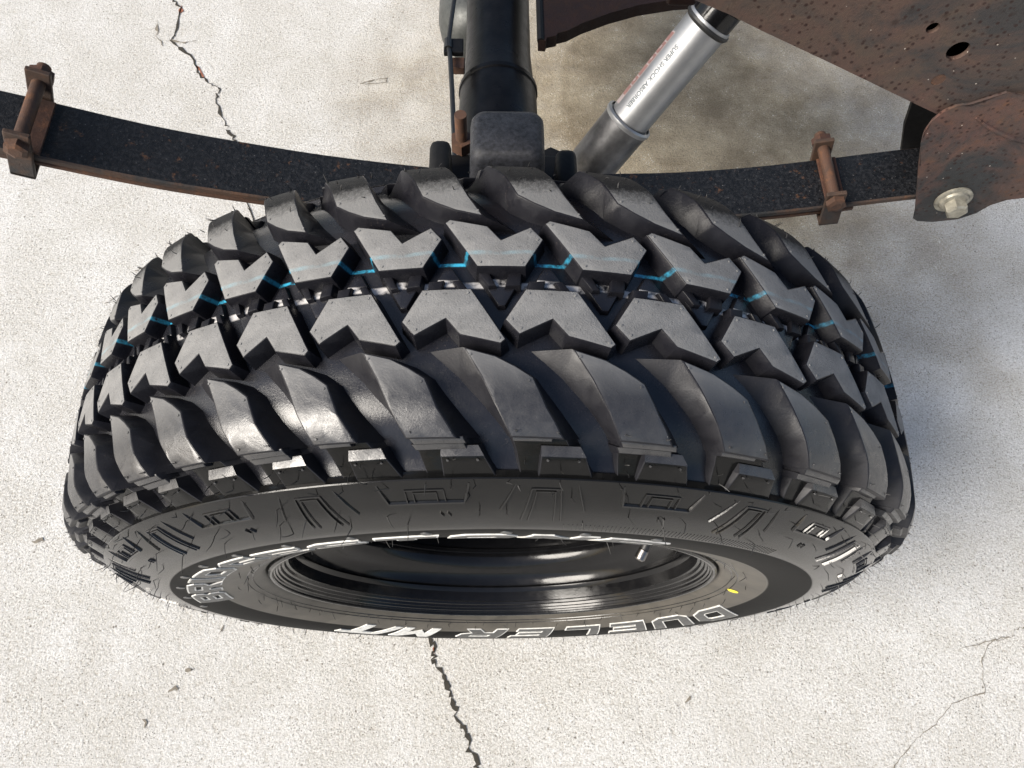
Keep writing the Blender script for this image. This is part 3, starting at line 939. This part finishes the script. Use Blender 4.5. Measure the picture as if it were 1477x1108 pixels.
def leaf(name, x0, x1, drop, th, w_in=0.0, edge='rusty'):
    bm = bmesh.new()
    rings = []
    n = 48
    for i in range(n + 1):
        x = x0 + (x1 - x0) * i / n
        z = spring_z(x) - drop
        ya, yb = YE(x) + w_in, YE(x) + SW - w_in
        c = .0016
        rings.append([Vector(q) for q in ((x, ya + c, z), (x, yb - c, z), (x, yb, z - c), (x, yb, z - th + c), (x, yb - c, z - th), (x, ya + c, z - th), (x, ya, z - th + c), (x, ya, z - c))])
    vs = loft(bm, rings)
    for f in bm.faces:
        c = f.calc_center_median()
        f.material_index = 0 if abs(c.y - (YE(c.x) + SW / 2)) < SW / 2 - w_in - .0012 else 1
    return finish(name, bm, [M['spring'], M[edge]], spring)
leaf('main_leaf', -.80, .50, 0.0, .0080, 0, 'clip')
leaf('second_leaf', -.66, .392, .0112, .0065, .0022, 'rusty')
leaf('third_leaf', -.16, .22, .0190, .0085, .0010)
leaf('fourth_leaf', -.12, .15, .0280, .0110, .0010)
# eye at the hanger bolt
bm = bmesh.new()
EX, EZ = .492, .553
rings = []
for i in range(25):
    a = R(90 - 330 * i / 24)
    for_r = [(.0245, YE(EX)), (.0245, YE(EX) + SW), (.0165, YE(EX) + SW), (.0165, YE(EX))]
    rings.append([Vector((EX + r_ * math.cos(a), y_, EZ - .018 + r_ * math.sin(a))) for r_, y_ in for_r])
loft(bm, rings)
finish('spring_eye', bm, M['spring'], spring)

def rebound_clip(x, lean, top, plate_m, yo=0.0):
    """U strap round the leaves, its ears standing above the spring, joined by a bolt"""
    z = spring_z(x); sl = math.atan((spring_z(x + .02) - spring_z(x - .02)) / .04)
    ya, yb = YE(x) - .0035, YE(x) + SW + .0035
    rot = Matrix.Rotation(-sl + lean, 3, 'Y')
    ex = rot @ Vector((1, 0, 0)); ez = rot @ Vector((0, 0, 1))
    o = Vector((x, 0, z))
    yv = Vector((0, 1, 0))
    bm = bmesh.new()
    for y in (ya, yb):
        box(bm, o + yv * y + ez * (top / 2 - .013), (.0205, .005, top + .026), rot, bevel=.0012)
    box(bm, o + yv * (ya + yb) / 2 - ez * .0245, (.0205, yb - ya + .005, .005), rot, bevel=.0012)
    clip = finish('rebound_clip', bm, plate_m, spring, smooth=False)
    bm = bmesh.new()
    c = o + ez * (top * .55)
    tube(bm, [c + yv * (ya - .004), c + yv * (yb + .018)], .0062, 14)
    finish('clip_bolt', bm, M['rusty'], clip)
    bm = bmesh.new()
    tube(bm, [c + yv * (yb + .003), c + yv * (yb + .0105)], .0115, 6)
    finish('clip_nut', bm, M['rustdark'], clip, smooth=False)
    bm = bmesh.new()
    tube(bm, [c + yv * (ya - .0025), c + yv * (ya - .0085), c + yv * (ya - .0100)], [.0105, .0105, .006], 6)
    finish('clip_bolt_head', bm, M['rusty'], clip, smooth=False)
    # plastic pad between the bolt and the leaf
    bm = bmesh.new()
    box(bm, o + yv * (ya + yb) / 2 + ez * .0016 + ex * .004, (.020, SW - .004, .003), rot, bevel=.0008)
    finish('clip_pad', bm, M['rustdark'], clip, smooth=False)
rebound_clip(-.419, 0.0, .032, M['clip'])
rebound_clip(.364, -.08, .026, M['clip'])

# ------------------------------------------------------------------ rear axle
axle = empty('rear_axle', (0, 0, 0))
tag(axle, 'black tubular rear axle running inboard from the wheel', 'axle')
bm = bmesh.new()
AX = [(.13, .062), (.16, .062), (.165, .050), (.40, .050), (.44, .053), (.50, .0545), (.545, .0535), (.56, .052), (.575, .0495), (.62, .0465), (.80, .0460), (.85, .060), (.92, .11), (1.02, .13), (1.14, .11), (1.2, .06), (1.5, .05)]
tube(bm, [(.004, y, CZ) for y, r in AX], [r for y, r in AX], 32)
finish('axle_tube', bm, M['black'], axle, angle=50)
for y, rr in ((.553, .0550), (.80, .0485)):
    bm = bmesh.new()
    tube(bm, [(.004, y - .006, CZ), (.004, y - .003, CZ), (.004, y + .003, CZ), (.004, y + .006, CZ)], [rr - .004, rr, rr, rr - .004], 28, False)
    finish('weld_seam', bm, M['black'], axle)
# spring perch, clamp plate and U bolts
bm = bmesh.new()
box(bm, (.012, .268, .474), (.115, .070, .046), bevel=.003)
finish('spring_perch', bm, M['blackmatte'], axle, smooth=False)
bm = bmesh.new()
box(bm, (.008, .268, spring_z(.008) + .006), (.150, .092, .011), bevel=.003)
finish('clamp_plate', bm, M['blackmatte'], axle, smooth=False)
for x in (-.036, .062):
    for y in (.212, .322):
        bm = bmesh.new()
        zt = spring_z(x)
        hz = .035 if (y > .25 and x < 0) else -.012
        um = M['rusty'] if x < 0 else M['blackmatte']
        tube(bm, [(x, y, CZ - .06), (x, y, zt + .020 + hz)], .0065, 12)
        ub = finish('u_bolt', bm, um, axle)
        bm = bmesh.new()
        tube(bm, [(x, y, zt - .004 + hz * .3), (x, y, zt + .010 + hz * .3)], .0125, 6)
        finish('u_bolt_nut', bm, um, ub, smooth=False)
    bm = bmesh.new()
    s = -1 if x < 0 else 1
    box(bm, (x + s * (.020 if s < 0 else .012), .270, spring_z(x) + .030), (.022, .050, .042), bevel=.008)
    finish('clamp_ear', bm, M['blackmatte'], axle)
bm = bmesh.new()
prof = [(.0, .60, 0), (.03, .60, 0), (.060, .60, 0)]
def rrect(cx, cy, sx, sy, z, rad, n=6):
    out = []
    for qx, qy, a0 in ((1, 1, 0), (-1, 1, 90), (-1, -1, 180), (1, -1, 270)):
        for i in range(n + 1):
            a = R(a0 + 90 * i / n)
            out.append(Vector((cx + qx * (sx - rad) + rad * math.cos(a), cy + qy * (sy - rad) + rad * math.sin(a), z)))
    return out
zb = spring_z(.01) + .011
BX, BY = .0115, .246
rings = [rrect(BX, BY, .038, .034, zb, .008), rrect(BX, BY, .0375, .033, zb + .03, .009), rrect(BX, BY, .0350, .030, zb + .092, .011), rrect(BX, BY, .0340, .029, zb + .100, .011), rrect(BX, BY, .0315, .0265, zb + .1055, .011), rrect(BX, BY, .0275, .0225, zb + .108, .010)]
loft(bm, rings)
finish('bump_stop', bm, M['bumpstop'], axle, angle=60)
# brake line clipped to the axle
brake = empty('brake_line', (0, 0, 0))
tag(brake, 'thin black brake line clipped along the axle tube', 'brake line')
bm = bmesh.new()
pts = [(-.052, .78, .455), (-.055, .70, .462), (-.058, .655, .462), (-.062, .605, .459), (-.0635, .582, .459), (-.060, .558, .460), (-.056, .50, .460), (-.052, .43, .460), (-.050, .40, .462), (-.050, .33, .475), (-.052, .28, .49)]
tube(bm, pts, .0032, 10)
finish('hose', bm, M['whisker'], brake)
bm = bmesh.new()
box(bm, (-.056, .580, .456), (.026, .026, .008), bevel=.0015)
clipb = finish('hose_bracket', bm, M['blackmatte'], brake, smooth=False)
bm = bmesh.new()
box(bm, (-.050, .557, .446), (.018, .020, .012), bevel=.0015)
finish('bracket_tab', bm, M['rusty'], clipb, smooth=False)
bm = bmesh.new()
tube(bm, [(-.0635, .590, .459), (-.063, .574, .459)], [.0055, .0055], 10)
finish('hose_grommet', bm, M['whisker'], brake)

# grey canister beside the axle
bm = bmesh.new()
tube(bm, [(-.030, .745, .31), (-.030, .755, .31), (-.030, .775, .31), (-.030, .80, .31), (-.030, 1.05, .31), (-.030, 1.07, .31)], [.030, .046, .058, .063, .064, .05], 28)
can = finish('silencer', bm, M['grey'], angle=50)
tag(can, 'grey round-ended metal canister partly hidden under the axle', 'silencer')

# ------------------------------------------------------------------ shock absorber
shock = empty('shock_absorber', (0, 0, 0))
tag(shock, 'silver tubular shock absorber with black dust boot and small lettering', 'shock absorber')
S0, S1 = Vector((.148, .512, .313)), Vector((.287, .578, .524))
sd = (S1 - S0).normalized()
def sp(t): return S0 + sd * t
tL = (S1 - S0).length
def along(v): return (Vector(v) - S0).dot(sd)
tc_ = along((.180, .523, .374))        # collar
te_ = along((.274, .564, .506))        # end of the silver tube
bm = bmesh.new()
tube(bm, [sp(-.10), sp(-.08), sp(-.078), sp(tc_ - .004), sp(tc_ + .004), sp(tc_ + .010)], [.012, .018, .0352, .0352, .0358, .0358], 40)
finish('lower_tube', bm, M['silverlow'], shock, angle=40)
bm = bmesh.new()
tube(bm, [sp(tc_ + .004), sp(tc_ + .007), sp(tc_ + .011), sp(tc_ + .013)], [.0354, .0372, .0372, .0335], 40, False)
finish('collar_ring', bm, M['silver'], shock, angle=50)
RT = .0302
bm = bmesh.new()
tube(bm, [sp(tc_ + .006), sp(tc_ + .05), sp(te_ - .02), sp(te_)], [RT, RT, RT, RT], 48)
up_tube = finish('upper_tube', bm, M['silver'], shock, angle=40)
bm = bmesh.new()
tube(bm, [sp(te_ - .003), sp(te_ + .001), sp(te_ + .004)], [RT + .0005, RT + .0035, RT + .003], 48)
finish('boot_ring', bm, M['whisker'], shock, angle=40)
bm = bmesh.new()
tube(bm, [sp(te_ + .003), sp(te_ + .005), sp(te_ + .008)], [RT + .001, RT + .0015, RT + .0005], 48)
finish('end_ring', bm, M['silver'], shock, angle=40)
bm = bmesh.new()
tube(bm, [sp(te_ + .007), sp(te_ + .030), sp(te_ + .034), sp(te_ + .06), sp(te_ + .07)], [RT - .001, RT - .001, RT + .004, RT + .004, .012], 40)
finish('dust_boot', bm, M['rim'], shock, angle=40)
# print on the tube
camdir = (Vector(cam.location) - sp(tL * .6)).normalized()
e1 = (camdir - sd * camdir.dot(sd)).normalized()     # facing up and out
e2 = sd.cross(e1)
def cyl(t, ang, rad):
    return sp(t) + (e1 * math.cos(ang) + e2 * math.sin(ang)) * rad
def text_mesh(s, size):
    cu = bpy.data.curves.new('txt', 'FONT'); cu.body = s; cu.size = size; cu.resolution_u = 3; cu.offset = .0003
    ob = bpy.data.objects.new('txt', cu); COL.objects.link(ob)
    dg = bpy.context.evaluated_depsgraph_get()
    me = bpy.data.meshes.new_from_object(ob.evaluated_get(dg))
    bpy.data.objects.remove(ob)
    return me
me = text_mesh('SUPER SHOCK ABSORBER', .0105)
bm = bmesh.new(); bm.from_mesh(me); bpy.data.meshes.remove(me)
xs = [v.co.x for v in bm.verts]; wtxt = max(xs) - min(xs)
t_start, t_end = te_ - .036, tc_ + .030
ksc = abs(t_start - t_end) / wtxt
for v in bm.verts:
    v.co = cyl(t_start - (v.co.x - min(xs)) * ksc, -0.52 + v.co.y * .8 / RT, RT + .00025)
finish('printed_lettering', bm, M['print_grey'], shock, smooth=False)
# pale red block logo next to the lettering, wrapped round the side of the tube
def patch(t0, t1, a0, a1, mat, lift, name, skew=0.0):
    bm = bmesh.new()
    rows = []
    for i in range(5):
        a = a0 + (a1 - a0) * i / 4
        rows.append([bm.verts.new(cyl(t0 + (t1 - t0) * j / 6 + skew * i / 4, a, RT + lift)) for j in range(7)])
    for a, b in zip(rows, rows[1:]):
        for j in range(6): bm.faces.new((a[j], a[j + 1], b[j + 1], b[j]))
    return finish(name, bm, mat, shock)

patch(te_ - .028, tc_ + .022, -1.0, -1.62, M['print_pale'], .00015, 'logo_ground', -.004)
t = te_ - .030
for i, w in enumerate((.013, .017, .015, .017, .013, .015)):
    patch(t, t - w, -1.05, -1.58, M['print_red'], .0003, 'logo_block', -.004)
    if i in (1, 2, 4):
        patch(t - w * .35, t - w * .65, -1.16, -1.34, M['print_pale'], .0004, 'logo_counter', -.002)
    t -= w + .0022

# ------------------------------------------------------------------ chassis frame
chassis = empty('chassis_frame', (0, 0, 0))
tag(chassis, 'rusty brown truck chassis rail with spring hanger bracket', 'chassis')
YW = .255
BOT = [(-1.10, .900), (-.30, .895), (-.10, .880), (.05, .838), (.153, .790), (.184, .7775), (.216, .762), (.286, .730), (.380, .686), (.47, .645), (.56, .618), (.70, .600), (1.30, .598)]
HH = .150
TOP = [(x + .03, z + HH) for x, z in BOT[::-1]]
holes = [circle(.353, .767, .0052, 16), circle(.386, .745, .0092, 22), circle(.386, .714, .0060, 16)]
bm = bmesh.new()
plate(bm, BOT + TOP, holes, YW, YW + .004)
web = finish('rail_web', bm, M['frame'], chassis, angle=30)
# bottom and top flanges, inner web
def flange(pts, y0, y1, th, name, mat):
    bm = bmesh.new()
    rings = []
    for i, (x, z) in enumerate(pts):
        rings.append([Vector((x, y0, z)), Vector((x, y1, z)), Vector((x, y1, z + th)), Vector((x, y0, z + th))])
    loft(bm, rings)
    return finish(name, bm, mat, chassis, angle=30)
flange([(x, z + .0005) for x, z in BOT], YW + .0045, YW + .080, .004, 'bottom_flange', M['frame'])
flange([(x, z - .0045) for x, z in TOP[::-1]], YW + .0045, YW + .080, .004, 'top_flange', M['frame'])
bm = bmesh.new()
plate(bm, BOT + TOP, [], YW + .081, YW + .085)
finish('inner_web', bm, M['beam'], chassis, angle=30)
# rounded pressing under the third hole
bm = bmesh.new()
rings = [[Vector((x, y, z)) for x, z in circle(.386, .714, r, 20)] for r, y in ((.0060, YW + .0005), (.0048, YW + .003), (.0020, YW + .0038))]
loft(bm, rings, True, True)
finish('plug', bm, M['rusty'], chassis)
# hanger bracket: outer plate, inner plate, fold and bolt
YB = .250
BR = [(.4035, .655), (.4035, .670), (.408, .681), (.416, .688), (.428, .690), (.452, .704), (.53, .69), (.68, .66), (.68, .580), (.575, .568), (.557, .563), (.542, .5575), (.530, .549), (.521, .5365), (.507, .526), (.482, .521), (.465, .5225), (.458, .527), (.454, .538), (.422, .609), (.407, .643)]
bm = bmesh.new()
plate(bm, BR, [], YB, YB + .0045)
bmesh.ops.bevel(bm, geom=[e for e in bm.edges if len(e.link_faces) == 2 and e.calc_face_angle(0) > 1.0], offset=.0012, segments=2, profile=.5, affect='EDGES')
hang = finish('hanger_bracket', bm, M['bracket'], chassis, angle=30)
bm = bmesh.new()
plate(bm, [(x + .004, z + .004) for x, z in [(.418, .66), (.452, .66), (.68, .64), (.68, .56), (.53, .530), (.507, .508), (.482, .503), (.462, .515), (.440, .57)]], [], .337, .342)
finish('inner_bracket', bm, M['blackmatte'], hang, smooth=False)
bm = bmesh.new()
box(bm, (.440, .296, .650), (.030, .078, .004), bevel=.001)
finish('bracket_gusset', bm, M['blackmatte'], hang, smooth=False)
bm = bmesh.new()   # raised weld bead along the bracket's upper edge
wp = [(.4405, .6755), (.455, .666), (.470, .6585), (.488, .6505), (.508, .645), (.55, .637)]
tube(bm, [(x, YB - .0002, z) for x, z in wp], [.0010, .0022, .0026, .0026, .0022, .0015], 8)
finish('weld_bead', bm, M['bracket'], hang)
bm = bmesh.new()
bx, bz = .483, .560
tube(bm, [(bx, YB - .0003, bz), (bx, YB - .0025, bz), (bx, YB - .0035, bz)], [.0185, .0185, .0170], 32)
tube(bm, [(bx, YB - .0030, bz), (bx, YB - .0060, bz), (bx, YB - .0075, bz)], [.0150, .0140, .0110], 28)
bolt = finish('hanger_bolt', bm, M['zinc'], hang, angle=40)
bm = bmesh.new()
tube(bm, [(bx, YB - .0070, bz), (bx, YB - .0175, bz), (bx, YB - .0190, bz)], [.0112, .0112, .0092], 6)
finish('bolt_head', bm, M['zinc'], hang, smooth=False)
# shock mount and rusty cross piece between the rails
bm = bmesh.new()
box(bm, (.187, .445, .672), (.030, .080, .018), bevel=.004)
finish('shock_mount_arm', bm, M['beam'], chassis, smooth=False)
bm = bmesh.new()
tube(bm, [sp(te_ + .055), sp(te_ + .13)], .008, 12)
finish('shock_mount_pin', bm, M['blackmatte'], chassis)

# rusty beam right of the axle tube
beam = empty('rusty_support_arm', (0, 0, 0))
tag(beam, 'dark rust-brown steel arm with curved edge between axle tube and shock absorber', 'support arm')
bm = bmesh.new()
BP = [(0.0574, 0.5797), (0.0668, 0.5787), (0.0688, 0.5849), (0.0814, 0.5886), (0.0834, 0.5933), (0.096, 0.5975), (0.1168, 0.6121), (0.1565, 0.6329), (0.1982, 0.6496), (0.2503, 0.6621), (0.3129, 0.6684), (0.5215, 0.6726), (0.5215, 0.8457), (0.0626, 0.8457), (0.0574, 0.658)]
vs = [[bm.verts.new((x, y, z)) for x, y in BP] for z in (.470, .452)]
bm.faces.new(vs[0]); bm.faces.new(vs[1])
for i in range(len(BP)):
    bm.faces.new((vs[0][i], vs[0][(i + 1) % len(BP)], vs[1][(i + 1) % len(BP)], vs[1][i]))
bmesh.ops.triangulate(bm, faces=[f for f in bm.faces if len(f.verts) > 4])
finish('arm_plate', bm, M['beam'], beam, angle=30)
bm = bmesh.new()
tube(bm, [(.0605, .580, .468), (.0605, .84, .468)], .005, 8)
finish('arm_edge', bm, M['blackmatte'], beam)
